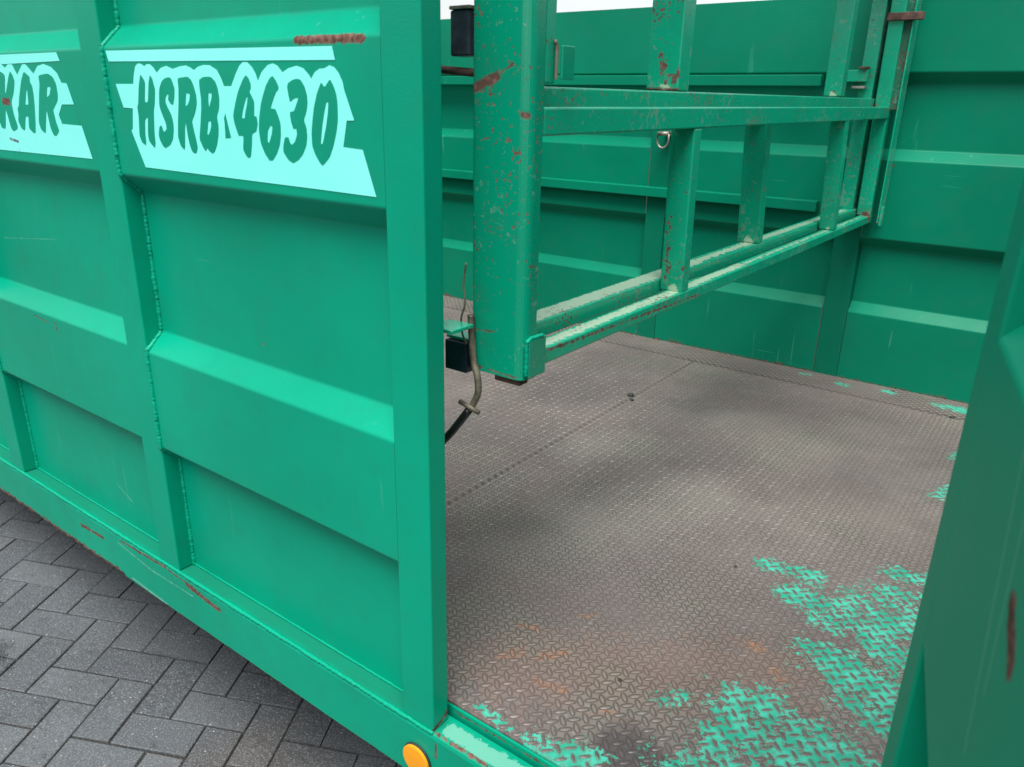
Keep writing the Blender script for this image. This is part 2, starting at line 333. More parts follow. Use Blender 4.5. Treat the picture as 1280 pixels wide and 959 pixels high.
def box(name, x0, x1, y0, y1, z0, z1, mat, parent=None, bev=.003, label=None, seg=2):
    bm = bmesh.new(); add_hexa(bm, b8(x0, x1, y0, y1, z0, z1), bev, seg)
    o = link(name, bm_mesh(bm, name), mat, parent, label); smooth_flat(o.data); return o
def smooth_flat(me, ang=35):
    me.shade_flat()
def beam(name, a, b, dx, h, mat, parent, bev=.003, label=None):
    """a rail running roughly along y: a and b are its top edge nearest +x; dx its width towards -x; h its height"""
    v = []
    for p in (a, b): v += [(p[0], p[1], p[2] - h), (p[0] - dx, p[1], p[2] - h), (p[0] - dx, p[1], p[2]), (p[0], p[1], p[2])]
    bm = bmesh.new(); add_hexa(bm, v, bev)
    o = link(name, bm_mesh(bm, name), mat, parent, label); smooth_flat(o.data); return o
def fillet(P, r, n=3):
    out = [P[0]]
    for i in range(1, len(P) - 1):
        p = Vector(P[i]); a = (Vector(P[i - 1]) - p); b = (Vector(P[i + 1]) - p)
        k = min(r, a.length * .4, b.length * .4); a = a.normalized() * k; b = b.normalized() * k
        for j in range(n + 1):
            t = j / n; out.append(tuple(p + a * (1 - t) ** 2 + b * t ** 2))
    out.append(P[-1]); return out
def sheet(name, prof, w0, w1, fmap, thick, mat, parent, nw=1, label=None):
    """folded sheet: prof = [(depth, z)], swept from w0 to w1"""
    P = fillet(prof, .0045, 5)
    n = len(P); N = []
    for i in range(n):
        t = Vector(P[min(i + 1, n - 1)]) - Vector(P[max(i - 1, 0)]); t.normalize(); N.append(Vector((t.y, -t.x)))
    bm = bmesh.new(); rows = []
    for j in range(nw + 1):
        w_ = w0 + (w1 - w0) * j / nw
        o_ = [bm.verts.new(fmap(w_, P[i][0], P[i][1])) for i in range(n)]
        k_ = [bm.verts.new(fmap(w_, P[i][0] + N[i].x * thick, P[i][1] + N[i].y * thick)) for i in range(n)]
        rows.append(o_ + k_[::-1])
    m = 2 * n
    for j in range(nw):
        for i in range(m): bm.faces.new((rows[j][i], rows[j][(i + 1) % m], rows[j + 1][(i + 1) % m], rows[j + 1][i]))
    for r_ in (rows[0], rows[-1]):
        for i in range(n - 1): bm.faces.new((r_[i], r_[i + 1], r_[m - 2 - i], r_[m - 1 - i]))
    o = link(name, bm_mesh(bm, name), mat, parent, label); smooth_flat(o.data, 28); return o
def tube_bm(bm, pts, rad, sides=10, cap=True):
    pts = [Vector(p) for p in pts]; n = len(pts); rings = []; up = Vector((.13, .4, .9)).normalized()
    for i, p in enumerate(pts):
        t = (pts[min(i + 1, n - 1)] - pts[max(i - 1, 0)]).normalized()
        u = t.cross(up)
        if u.length < .1: u = t.cross(Vector((1, .2, 0)))
        u.normalize(); v = t.cross(u); r_ = rad(i) if callable(rad) else rad
        rings.append([bm.verts.new(p + (u * math.cos(a) + v * math.sin(a)) * r_) for a in [2 * math.pi * k / sides for k in range(sides)]])
    for i in range(n - 1):
        for k in range(sides): bm.faces.new((rings[i][k], rings[i][(k + 1) % sides], rings[i + 1][(k + 1) % sides], rings[i + 1][k]))
    if cap: bm.faces.new(rings[0][::-1]); bm.faces.new(rings[-1])
def smoothpath(pts, n=8):
    P = [Vector(p) for p in pts]; P = [P[0] * 2 - P[1]] + P + [P[-1] * 2 - P[-2]]; out = []
    for i in range(1, len(P) - 2):
        for k in range(n):
            t = k / n
            out.append(.5 * ((2 * P[i]) + (-P[i - 1] + P[i + 1]) * t + (2 * P[i - 1] - 5 * P[i] + 4 * P[i + 1] - P[i + 2]) * t * t + (-P[i - 1] + 3 * P[i] - 3 * P[i + 1] + P[i + 2]) * t ** 3))
    out.append(P[-2]); return out
def tube(name, pts, r, mat, parent, sides=12, label=None, smooth=True):
    bm = bmesh.new(); tube_bm(bm, smoothpath(pts) if smooth else pts, r, sides); return link(name, bm_mesh(bm, name), mat, parent, label, smooth=True)
def weld(name, pts, r, mat, parent, seed=0, step=.0028):
    """weld bead: overlapping ripples along a line, height and width uneven"""
    rr = random.Random(seed); P = []
    pts = [Vector(p) for p in pts]
    for a, b in zip(pts, pts[1:]):
        n = max(2, int((b - a).length / step))
        for k in range(n): P.append(a.lerp(b, k / n) + Vector([rr.gauss(0, r * .10) for _ in range(3)]))
    P.append(pts[-1]); ph = rr.random() * 6; slow = [rr.random() for _ in range(len(P) // 8 + 3)]
    def rad(i):
        q = slow[i // 8] * (1 - (i % 8) / 8) + slow[i // 8 + 1] * (i % 8) / 8
        return r * (.72 + .5 * q + .26 * abs(math.sin(i * 1.05 + ph)) + rr.uniform(-.07, .07))
    bm = bmesh.new(); tube_bm(bm, P, rad, 7); return link(name, bm_mesh(bm, name), mat, parent, smooth=True)

# ---------------------------------------------------------------- the trailer
root = bpy.data.objects.new('livestock_trailer', None); C.objects.link(root); root.matrix_world = T
root['label'] = 'green steel livestock trailer with open side doorway, folding inner gate and worn tread-plate floor'
root['category'] = 'trailer'

ZT = .405
PROF = [(0, .35), (0, .124), (.04, .086), (.04, -.146), (0, -.184), (0, -.478), (.04, -.516), (.04, -.742), (0, -.78), (0, -1.068)]
near = lambda w_, d, z: (w_, .84 - d, z)
far = lambda w_, d, z: (w_, 3.26 + d, z + .018)
# near side wall
nw_ = box('side_wall', -4.14, -.744, .797, .845, .35, ZT, 'side', root, .006, label='near side wall left of the doorway, flat green posts and folded panels')
posts = [(-.820, -.744), (-1.645, -1.563), (-2.475, -2.395), (-3.30, -3.22), (-4.14, -4.06)]
for x0, x1 in posts: box('wall_post', x0, x1, .799, .8405, -1.069, .352, 'post', nw_, .0035, seg=3)
bays = [(-1.5635, -.8195), (-2.396, -1.6445), (-3.221, -2.4745), (-4.061, -3.2995)]
for x0, x1 in bays: sheet('wall_panel', PROF, x0, x1, near, .003, 'side', nw_)
def weldline(x, dy=-.001):
    return [(x, .84 - d - .001, z) for d, z in PROF]
for i, x in enumerate((-1.563, -2.395, -3.22)): weld('weld_bead', weldline(x + .001), .0044, 'weld', nw_, 10 + i)
for i, x in enumerate((-.8205, -1.6455, -2.4755)):
    pass
for i, (x0, x1) in enumerate(bays[:3]):
    weld('weld_bead', [(x0 + .002, .8385, -1.0665), (x1 - .002, .8385, -1.0665)], .0020, 'weld', nw_, 40 + i, .004)
# wall right of the doorway
nr = box('side_wall', 0.0, 1.30, .797, .845, .35, ZT, 'side', root, .006, label='near side wall right of the doorway, hidden behind the open door')
for x0, x1 in ((0.0, .078), (1.22, 1.30)): box('wall_post', x0, x1, .799, .8405, -1.069, .352, 'post', nr, .0035)
sheet('wall_panel', PROF, .0775, 1.2205, near, .003, 'side', nr)
# sill with ragged lower edge
def sill():
    bm = bmesh.new(); P = []
    prof = [(.795, -1.197), (.795, -1.1885), (.795, -1.080), (.797, -1.0735), (.8025, -1.0695), (.848, -1.0690), (.848, -1.197)]
    xs = np.concatenate([np.arange(-4.14, -1.2, .012), np.arange(-1.2, 1.3001, .05)]); rr = random.Random(5)
    rows = []; q = 0
    for x in xs:
        q = q * .7 + rr.gauss(0, .0022)
        chip = abs(q) * (1 if x < -1.84 else .12)
        row = []
        for i, (y, z) in enumerate(prof):
            dz = chip if i == 0 else 0; dy = chip * .5 if i == 0 else 0
            row.append(bm.verts.new((x, y + dy, z + dz)))
        rows.append(row)
    for a, b in zip(rows, rows[1:]):
        for i in range(len(prof)): bm.faces.new((a[i], a[(i + 1) % len(prof)], b[(i + 1) % len(prof)], b[i]))
    bm.faces.new(rows[0]); bm.faces.new(rows[-1])
    o = link('sill', bm_mesh(bm, 'sill'), 'sill', root, label='long green sill beam, scraped to rust along its lower edge'); smooth_flat(o.data, 25); return o
sl_ = sill()
weld('weld_bead', [(-4.1, .7985, -1.0705), (-.744, .7985, -1.0705)], .0040, 'weld', sl_, 3, .0035)
# side marker
def disc(name, cx, cz, y, r, d, mat, parent, dome=0., label=None):
    bm = bmesh.new(); rings = []
    prof = [(r, 0), (r, d * .7), (r * .93, d), (r * .6, d + dome * .6), (r * .25, d + dome * .95)]
    for pr, py in prof: rings.append([bm.verts.new((cx + pr * math.cos(a), y - py, cz + pr * math.sin(a))) for a in [2 * math.pi * k / 40 for k in range(40)]])
    for a, b in zip(rings, rings[1:]):
        for k in range(40): bm.faces.new((a[k], a[(k + 1) % 40], b[(k + 1) % 40], b[k]))
    bm.faces.new(rings[0]); bm.faces.new(rings[-1])
    o = link(name, bm_mesh(bm, name), mat, parent, label); smooth_flat(o.data); return o
mk = disc('side_reflector', -.780, -1.148, .795, .0335, .005, 'dark', sl_)
disc('lens', -.780, -1.148, .790, .0315, .004, 'orange', mk, .001)
# stickers and lettering
LT = {'H':[[(-14373,382),(-14310,330),(-14247,246),(-14345,-92),(-14238,-90),(-14128,248),(-14056,368),(-13996,315),(-13970,221),(-13945,121),(-14016,-117),(-14081,-247),(-14156,-640),(-14162,-799),(-14203,-894),(-14293,-836),(-14377,-769),(-14382,-648),(-14310,-364),(-14350,-361),(-14422,-411),(-14477,-652),(-14484,-802),(-14516,-859),(-14634,-805),(-14689,-687),(-14624,-345),(-14629,-179),(-14581,-126),(-14479,186)]],'S':[[(-13473,332),(-13396,321),(-13350,248),(-13312,141),(-13357,-15),(-13422,-127),(-13496,-108),(-13561,-35),(-13528,32),(-13554,57),(-13633,-2),(-13655,-61),(-13644,-111),(-13571,-217),(-13511,-302),(-13484,-428),(-13497,-547),(-13556,-703),(-13664,-812),(-13845,-877),(-13919,-841),(-13996,-739),(-14017,-652),(-13965,-520),(-13915,-484),(-13872,-498),(-13846,-576),(-13809,-592),(-13723,-537),(-13726,-452),(-13781,-342),(-13838,-241),(-13868,-131),(-13834,38),(-13799,147),(-13697,263),(-13589,313)]],'R':[[(-13185,288),(-13146,320),(-12867,340),(-12773,288),(-12719,193),(-12675,49),(-12676,-69),(-12712,-160),(-12788,-276),(-12888,-386),(-12868,-509),(-12827,-674),(-12802,-816),(-12857,-913),(-12923,-922),(-12994,-884),(-13047,-767),(-13072,-600),(-13083,-399),(-13128,-501),(-13213,-886),(-13326,-821),(-13387,-662),(-13327,-398),(-13243,-104),(-13185,151)],[(-12963,79),(-12853,60),(-12899,-50),(-12967,-116),(-13033,-138),(-12997,-9)]],'B':[[(-12536,288),(-12410,335),(-12194,337),(-12080,264),(-12029,164),(-12010,3),(-12048,-164),(-12135,-292),(-12114,-442),(-12140,-581),(-12216,-756),(-12304,-866),(-12372,-899),(-12446,-865),(-12521,-811),(-12567,-873),(-12628,-816),(-12719,-670),(-12637,-419),(-12564,-174),(-12537,-3),(-12548,162)],[(-12307,84),(-12209,77),(-12231,0),(-12296,-97),(-12332,-150),(-12332,-42)],[(-12396,-368),(-12317,-370),(-12322,-434),(-12370,-525),(-12442,-601),(-12468,-577)]],'dash':[[(-11884,-231),(-11865,-317),(-11791,-616),(-11949,-629),(-11930,-411),(-11934,-309)]],'4':[[(-11230,361),(-11166,310),(-11123,221),(-11133,154),(-11177,113),(-11119,35),(-11073,-46),(-11094,-170),(-11107,-256),(-11046,-260),(-11033,-371),(-11080,-485),(-11202,-531),(-11241,-729),(-11293,-895),(-11350,-917),(-11401,-895),(-11485,-794),(-11439,-566),(-11567,-576),(-11596,-524),(-11660,-359),(-11671,-255),(-11584,-78),(-11560,-31),(-11479,107),(-11327,287)],[(-11262,33),(-11237,26),(-11265,-73),(-11341,-226),(-11358,-293),(-11440,-295),(-11393,-176),(-11331,-66)]],'6':[[(-10555,345),(-10480,273),(-10430,187),(-10442,144),(-10492,121),(-10563,33),(-10623,-55),(-10670,-132),(-10554,-135),(-10494,-237),(-10451,-354),(-10466,-533),(-10510,-676),(-10602,-812),(-10719,-921),(-10806,-926),(-10911,-818),(-10993,-667),(-11016,-472),(-10978,-269),(-10905,-67),(-10830,67),(-10738,207),(-10634,310)],[(-10705,-385),(-10657,-405),(-10689,-512),(-10779,-658),(-10816,-629),(-10784,-464)]],'3':[[(-10203,238),(-10087,288),(-9975,304),(-9895,288),(-9812,190),(-9772,68),(-9772,-48),(-9810,-163),(-9885,-282),(-9835,-390),(-9828,-517),(-9864,-654),(-9962,-789),(-10071,-874),(-10210,-934),(-10326,-888),(-10431,-778),(-10426,-688),(-10371,-554),(-10284,-543),(-10246,-637),(-10214,-657),(-10137,-616),(-10068,-500),(-10071,-410),(-10143,-421),(-10187,-323),(-10204,-206),(-10190,-171),(-10099,-158),(-10029,-52),(-9973,32),(-10061,31),(-10182,-29),(-10207,80),(-10223,180)]],'0':[[(-9438,256),(-9368,184),(-9239,300),(-9174,209),(-9122,99),(-9106,-21),(-9114,-253),(-9153,-409),(-9233,-610),(-9341,-799),(-9513,-932),(-9575,-889),(-9672,-766),(-9726,-648),(-9723,-453),(-9671,-235),(-9631,-94),(-9544,103)],[(-9348,-20),(-9302,-19),(-9322,-152),(-9379,-350),(-9482,-612),(-9528,-614),(-9471,-361),(-9399,-146)]],'K':[[(-20268,467),(-20128,436),(-20040,373),(-20196,18),(-20161,12),(-19851,373),(-19735,470),(-19645,382),(-19602,259),(-19765,10),(-19939,-148),(-19966,-233),(-19953,-445),(-19866,-687),(-19930,-756),(-20138,-806),(-20234,-733),(-20285,-475),(-20332,-325),(-20527,-765),(-20725,-749),(-20786,-608),(-20814,-488),(-20479,290)]],'A':[[(-19071,460),(-18833,350),(-18864,250),(-18793,170),(-18797,-11),(-18844,-235),(-18945,-587),(-19036,-805),(-19132,-802),(-19313,-713),(-19229,-459),(-19378,-463),(-19538,-774),(-19693,-726),(-19789,-569),(-19711,-427),(-19705,-302),(-19621,-248),(-19534,-89),(-19275,270)],[(-19107,80),(-19062,68),(-19124,-215),(-19283,-218)]],'R2':[[(-18414,378),(-17979,415),(-17784,347),(-17684,213),(-17689,0),(-17744,-118),(-17963,-269),(-18014,-300),(-17974,-539),(-17896,-717),(-18061,-825),(-18177,-819),(-18274,-669),(-18309,-296),(-18431,-531),(-18546,-797),(-18735,-716),(-18781,-562),(-18546,-28),(-18421,220)],[(-18105,153),(-17940,154),(-18056,-4),(-18203,-55)]],'stripe':[[(-15499,800),(-9165,737),(-9109,552),(-15431,611)]],'stripe2':[[(-23535,805),(-17460,810),(-17365,646),(-23678,569)]],'back':[[(-15295,218),(-14664,220),(-14612,357),(-14514,519),(-14416,566),(-14315,561),(-14199,516),(-14137,547),(-14017,550),(-13915,495),(-13824,407),(-13675,485),(-13495,516),(-13299,466),(-13074,505),(-12889,517),(-12764,485),(-12659,441),(-12526,495),(-12358,520),(-12188,514),(-12005,440),(-11915,325),(-11850,192),(-11650,193),(-11498,377),(-11384,495),(-11284,549),(-11167,548),(-11051,470),(-10976,375),(-10934,273),(-10820,403),(-10656,502),(-10531,522),(-10425,493),(-10313,394),(-10161,452),(-9967,483),(-9824,449),(-9713,368),(-9655,303),(-9567,392),(-9459,439),(-9356,441),(-9239,483),(-9141,459),(-9049,380),(-8973,257),(-8951,154),(-8768,-257),(-8927,-264),(-9032,-636),(-8623,-655),(-8374,-1303),(-9622,-1291),(-14629,-1263),(-14960,-608),(-14899,-576),(-14801,-208),(-15127,-200)]],'back2':[[(-23722,495),(-20660,527),(-20142,621),(-19967,538),(-19791,609),(-19592,607),(-19417,392),(-19086,602),(-18933,600),(-18629,413),(-18391,559),(-18105,599),(-17795,538),(-17578,422),(-17453,236),(-17235,223),(-17064,-176),(-17581,-185),(-17798,-395),(-17727,-571),(-16896,-582),(-16647,-1221),(-21095,-1249),(-24781,-1253)]]}
def flat(name, loops, y, mat, parent, rounds=1, label=None):
    cu = bpy.data.curves.new(name, 'CURVE'); cu.dimensions = '2D'; cu.fill_mode = 'BOTH'; cu.extrude = .0001
    for lp in loops:
        P = [(x / 10000, z / 10000) for x, z in lp]
        for _ in range(rounds):
            P2 = []
            for i in range(len(P)):
                a = P[i]; b = P[(i + 1) % len(P)]
                P2 += [(a[0] * .86 + b[0] * .14, a[1] * .86 + b[1] * .14), (a[0] * .14 + b[0] * .86, a[1] * .14 + b[1] * .86)]
            P = P2
        sp = cu.splines.new('POLY'); sp.points.add(len(P) - 1); sp.use_cyclic_u = True
        for q, (a, b) in zip(sp.points, P): q.co = (a, b, 0, 1)
    tmp = bpy.data.objects.new('tmp', cu); me = bpy.data.meshes.new_from_object(tmp); bpy.data.objects.remove(tmp); bpy.data.curves.remove(cu)
    me.transform(Matrix(((1, 0, 0, 0), (0, 0, -1, y), (0, 1, 0, 0), (0, 0, 0, 1))))
    return link(name, me, mat, parent, label)
st = flat('model_sticker', LT['back'], .7994, 'film', root, 0, 'pale mint sticker band reading HSRB 4630')
flat('sticker_stripe', LT['stripe'], .7994, 'film', st, 0)
for k in ('H', 'S', 'R', 'B', '4', '6', '3', '0'): flat('letter', LT[k], .7991, 'letter', st)
flat('dash', LT['dash'], .7991, 'letter', st, 0)
st2 = flat('brand_sticker', LT['back2'], .7994, 'film', root, 0, 'pale mint sticker band ending in the letters KAR')
flat('sticker_stripe', LT['stripe2'], .7994, 'film', st2, 0)
for k in ('K', 'A', 'R2'): flat('letter', LT[k], .7991, 'letter', st2)

# far side wall
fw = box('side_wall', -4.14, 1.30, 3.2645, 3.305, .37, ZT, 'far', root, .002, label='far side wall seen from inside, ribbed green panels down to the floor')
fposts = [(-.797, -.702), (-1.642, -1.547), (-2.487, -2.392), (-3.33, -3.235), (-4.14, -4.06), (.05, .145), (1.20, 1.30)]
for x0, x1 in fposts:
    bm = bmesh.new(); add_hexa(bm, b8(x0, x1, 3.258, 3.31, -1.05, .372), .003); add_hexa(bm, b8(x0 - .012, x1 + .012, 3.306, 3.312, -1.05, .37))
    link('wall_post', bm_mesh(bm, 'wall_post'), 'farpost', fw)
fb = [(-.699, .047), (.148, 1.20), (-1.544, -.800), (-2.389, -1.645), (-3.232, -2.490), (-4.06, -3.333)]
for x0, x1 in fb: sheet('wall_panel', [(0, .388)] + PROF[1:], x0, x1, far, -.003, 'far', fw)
box('guide_rail', -4.05, -.93, 3.222, 3.256, .092, .134, 'far', fw, .003)
box('guide_rail', -4.05, -.875, 3.215, 3.256, -.376, -.334, 'far', fw, .003)
# tie ring on the far wall
bm = bmesh.new()
ring = [(-1.553 + .027 * math.cos(a), 3.19, -.128 + .034 * math.sin(a)) for a in [math.pi * (1 + k / 14) for k in range(15)]]
tube_bm(bm, [(-1.526, 3.19, -.105)] + ring[::-1] + [(-1.58, 3.19, -.105), (-1.526, 3.19, -.105)], .0045, 8)
tr = link('tie_ring', bm_mesh(bm, 'tie_ring'), 'galv', fw, 'galvanised D-shaped tie ring hanging on the far wall', smooth=True)
tube('ring_clamp', [(-1.578, 3.19, -.103), (-1.528, 3.19, -.103)], .009, 'galv', tr, smooth=False)
box('ring_clamp', -1.572, -1.534, 3.185, 3.258, -.112, -.094, 'galv', tr)
# end walls
ew = sheet('end_wall', PROF, .846, 3.254, lambda w_, d, z: (-4.10 - d, w_, z), .003, 'far', root)
sheet('end_wall', PROF, .846, 3.254, lambda w_, d, z: (1.26 + d, w_, z), -.003, 'far', root)

# floor
fl = box('floor', -4.10, 1.26, .856, 3.256, -1.11, -1.052, 'sill', root, .002, label='worn diamond tread-plate floor, bare brown steel with green paint left near the door')
FZ = -1.045
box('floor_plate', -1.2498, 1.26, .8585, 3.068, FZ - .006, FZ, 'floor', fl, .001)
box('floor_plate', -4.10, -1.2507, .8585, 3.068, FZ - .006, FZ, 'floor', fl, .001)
box('edge_strip', -4.10, 1.26, 3.070, 3.2575, FZ - .006, FZ + .0025, 'floor', fl, .001, label='plain steel strip along the foot of the far wall')
def lugs(name, x0, x1, y0, y1):
    L, Wd, Hh = .0125, .0041, .0029
    base = []
    t = [-1, -.55, 0, .55, 1]
    prof = [(-1, 0, .0), (-.5, .78, .35), (0, 1, .5), (.5, .78, .35), (1, 0, 0)]
    V = [(-L, 0, 0)]
    for u, wv, hv in prof[1:4]: V += [(u * L, -wv * Wd, 0), (u * L, -wv * Wd * .35, Hh), (u * L, wv * Wd * .35, Hh), (u * L, wv * Wd, 0)]
    V += [(L, 0, 0)]; V = np.array(V)
    F = [(0, 1, 2), (0, 2, 3), (0, 3, 4)]
    for s_ in (1, 5):
        for k in range(3): F += [(s_ + k, s_ + k + 4, s_ + k + 5), (s_ + k, s_ + k + 5, s_ + k + 1)]
    F += [(13, 10, 9), (13, 11, 10), (13, 12, 11)]; F = np.array(F)
    P = .030; xs = np.arange(-1.2365 + P * math.ceil((x0 + .012 + 1.2365) / P - 1e-6), x1 - .011, P); ys = np.arange(y0 + .012, y1 - .011, P)
    cx, cy = np.meshgrid(xs, ys); A = np.c_[cx.ravel(), cy.ravel()]
    B = A + P / 2; B = B[(B[:, 0] < x1 - .01) & (B[:, 1] < y1 - .01)]
    rg = np.random.RandomState(3); out = []
    for S, ang in ((A, math.pi / 4), (B, -math.pi / 4)):
        c_, s_ = math.cos(ang), math.sin(ang)
        wv_ = .5 + .25 * np.sin(S[:, 0] * 3.1 + 1.3 * np.sin(S[:, 1] * 2.3)) + .25 * np.sin(S[:, 1] * 4.7 + S[:, 0] * 1.9)
        h = (.42 + .5 * wv_) * rg.uniform(.6, 1.15, len(S))
        vx = V[:, 0] * c_ - V[:, 1] * s_; vy = V[:, 0] * s_ + V[:, 1] * c_
        out.append(np.stack([S[:, :1] + vx, S[:, 1:] + vy, FZ - .0003 + V[:, 2] * h[:, None]], -1))
    Vv = np.concatenate(out); n = len(Vv); k = V.shape[0]
    co = Vv.reshape(-1, 3).astype(np.float32); fc = (F[None] + (np.arange(n) * k)[:, None, None]).reshape(-1, 3).astype(np.int32)
    me = bpy.data.meshes.new(name); me.vertices.add(len(co)); me.vertices.foreach_set('co', co.ravel())
    me.loops.add(fc.size); me.loops.foreach_set('vertex_index', fc.ravel()); me.polygons.add(len(fc))
    me.polygons.foreach_set('loop_start', np.arange(0, fc.size, 3, dtype=np.int32)); me.update(calc_edges=True); me.validate()
    me.shade_smooth()
    return link(name, me, 'lug', fl, 'raised lugs of the tread plate, in alternating directions', 'stuff')
lugs('tread_lugs', -1.2485, 1.26, .8585, 3.068); lugs('tread_lugs', -4.10, -1.2515, .8585, 3.068)
# small stones and crumbs on the floor
for x, y, r in [(-1.262, 2.50, .014), (-1.235, 2.46, .008), (-.235, 3.06, .009), (-.47, 3.22, .007), (-.53, 1.10, .004), (-.50, 1.62, .004)]:
    bm = bmesh.new(); bmesh.ops.create_icosphere(bm, subdivisions=2, radius=r)
    for v in bm.verts: v.co *= rnd.uniform(.8, 1.2); v.co.z *= .5; v.co += Vector((x, y, FZ + r * .35))
    link('clod', bm_mesh(bm, 'clod'), 'dark', fl, smooth=True)

# partition gate, hinged behind the near wall and closed against the far wall
XA, XB = -.660, -.715
def rounded_post():
    bm = bmesh.new(); pts = []
    x0, x1, y0, y1 = -.766, -.660, .930, .966
    for cx, cy, a0, r in ((x1 - .017, y0 + .017, -90, .017), (x1 - .004, y1 - .004, 0, .004), (x0 + .004, y1 - .004, 90, .004), (x0 + .007, y0 + .007, 180, .007)):
        for k in range(7): a = math.radians(a0 + 90 * k / 6); pts.append((cx + r * math.cos(a), cy + r * math.sin(a)))
    lo = [bm.verts.new((x, y, -.412)) for x, y in pts]; hi = [bm.verts.new((x, y, .62)) for x, y in pts]
    for i in range(len(pts)): bm.faces.new((lo[i], lo[(i + 1) % len(pts)], hi[(i + 1) % len(pts)], hi[i]))
    bm.faces.new(lo); bm.faces.new(hi)
    o = link('partition_gate', bm_mesh(bm, 'partition_gate'), 'gatepost', root, 'rusty green folding partition gate of square tubes across the trailer'); smooth_flat(o.data, 32); return o
gt = rounded_post()
E = 3.225
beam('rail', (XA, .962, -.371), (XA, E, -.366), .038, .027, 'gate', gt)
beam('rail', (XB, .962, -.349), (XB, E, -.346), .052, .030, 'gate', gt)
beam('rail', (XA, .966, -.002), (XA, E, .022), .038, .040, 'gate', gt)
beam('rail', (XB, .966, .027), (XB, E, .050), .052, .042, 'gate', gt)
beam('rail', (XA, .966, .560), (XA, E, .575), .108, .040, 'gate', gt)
def slat(x1, y0, z0, z1, wx=.05, wy=.034, mat='gate', top=0., label=None):
    bm = bmesh.new(); k = top
    add_hexa(bm, [(x1 - wx, y0, z0), (x1, y0, z0), (x1, y0 + wy, z0), (x1 - wx, y0 + wy, z0), (x1 - wx, y0 + k, z1), (x1, y0 + k, z1), (x1, y0 + wy + k, z1), (x1 - wx, y0 + wy + k, z1)], .003)
    o = link('slat', bm_mesh(bm, 'slat'), mat, gt, label); smooth_flat(o.data)
slat(XA - .001, 1.510, -.371, -.036, .052, .034, top=-.012, label='heavily rusted front slat nearest the hinge post')
slat(XA - .001, 2.675, -.366, -.022, .048, .040, top=-.06)
slat(XB - .001, 2.115, -.347, -.005, .060, .040, top=-.05)
slat(XB - .001, 1.520, .034, .56, .072, .052, top=.0)
slat(XB - .001, 2.715, .048, .57, .054, .05, top=.0)
# gate end uprights at the far wall
slat(XA - .001, 3.175, -.367, .56, .050, .045, top=-.02)
slat(XB - .012, 3.165, -.347, .56, .050, .05, top=.0)
box('end_channel', -.668, -.632, 3.18, 3.20, .012, .56, 'rustpost', gt, .002, label='rust-brown channel at the far end of the gate')
box('end_channel', -.634, -.629, 3.165, 3.245, -.39, .56, 'gate', gt, .001)
box('cross_bar', -.715, -.60, 3.15, 3.175, .305, .33, 'rust', gt, .002)
box('latch_bar', -.815, -.745, 3.13, 3.155, .105, .145, 'gate', gt, .002)
box('latch_tip', -.775, -.745, 3.12, 3.16, .148, .156, 'rust', gt, .001); box('latch_tip', -.79, -.745, 3.12, 3.16, .082, .090, 'galv', gt, .001)
box('latch_tip', -.628, -.618, 3.17, 3.20, -.40, -.33, 'gate', gt, .001)
# near end fittings
box('end_channel', -.6945, -.6605, .9665, .990, .030, .56, 'gate', gt, .002)
box('hinge_plate', -.6595, -.654, .938, .984, -.408, -.345, 'gatepost', gt, .0015)
weld('weld_bead', [(-.659, .937, -.404), (-.6585, .936, -.347), (-.657, .945, -.343), (-.656, .975, -.3435)], .003, 'weld', gt, 77)
bm = bmesh.new(); add_hexa(bm, b8(-.723, -.672, .938, .962, -.425, -.4121), .002)
link('foot', bm_mesh(bm, 'foot'), 'rust', gt)
box('hinge_plate', -.652, -.648, .990, 1.022, .036, .081, 'gatepost', gt, .001)
bm = bmesh.new(); zz = [(.036 + k * .0016) for k in range(30)]
tube_bm(bm, [(-.655, .985, z) for z in zz], .0026, 10)
link('threaded_pin', bm_mesh(bm, 'threaded_pin'), 'dull', gt, 'threaded steel pin beside the hinge post')
tube('threaded_pin', [(-.657, .984, .081), (-.657, .984, .088)], .0028, 'dull', gt, smooth=False)
# latch behind the wall post, seen through the gap
box('keeper_plate', -.80, -.748, .862, .915, -.336, -.330, 'gate', gt, .001)
box('end_cap', -.815, -.768, .92, .955, -.420, -.368, 'cap', gt, .003, label='dark blue plastic tube end cap')
box('end_cap', -.815, -.7685, .925, .955, -.366, -.361, 'gatepost', gt, .001)
box('buffer_block', -.812, -.775, .935, .965, .066, .128, 'blk', gt, .003, label='dark grey plastic buffer block')
box('buffer_block', -.812, -.773, .933, .967, .1285, .1335, 'galv', gt, .001)
tube('latch_rod', [(-.86, .95, .050), (-.767, .95, .043)], .006, 'rust', gt, smooth=False)
tube('latch_rod', [(-.760, .922, -.318), (-.757, .921, -.351), (-.752, .919, -.391), (-.742, .917, -.416), (-.739, .916, -.443), (-.746, .915, -.462), (-.755, .914, -.478)], .0058, 'dull', gt,
     label='bent galvanised latch rod hanging by the hinge post')
tube('rod_pin', [(-.772, .908, -.466), (-.731, .908, -.476)], .0042, 'dull', gt, smooth=False)
tube('rubber_hose', [(-.755, .912, -.478), (-.776, .912, -.506), (-.805, .912, -.542), (-.86, .912, -.60), (-.93, .915, -.66)], .0068, 'hose', gt, label='black rubber grip of the latch rod')
tube('wire', [(-.768, .920, -.235), (-.772, .918, -.27), (-.768, .917, -.30), (-.775, .916, -.325), (-.771, .914, -.35), (-.762, .914, -.365)], .0016, 'dull', gt)

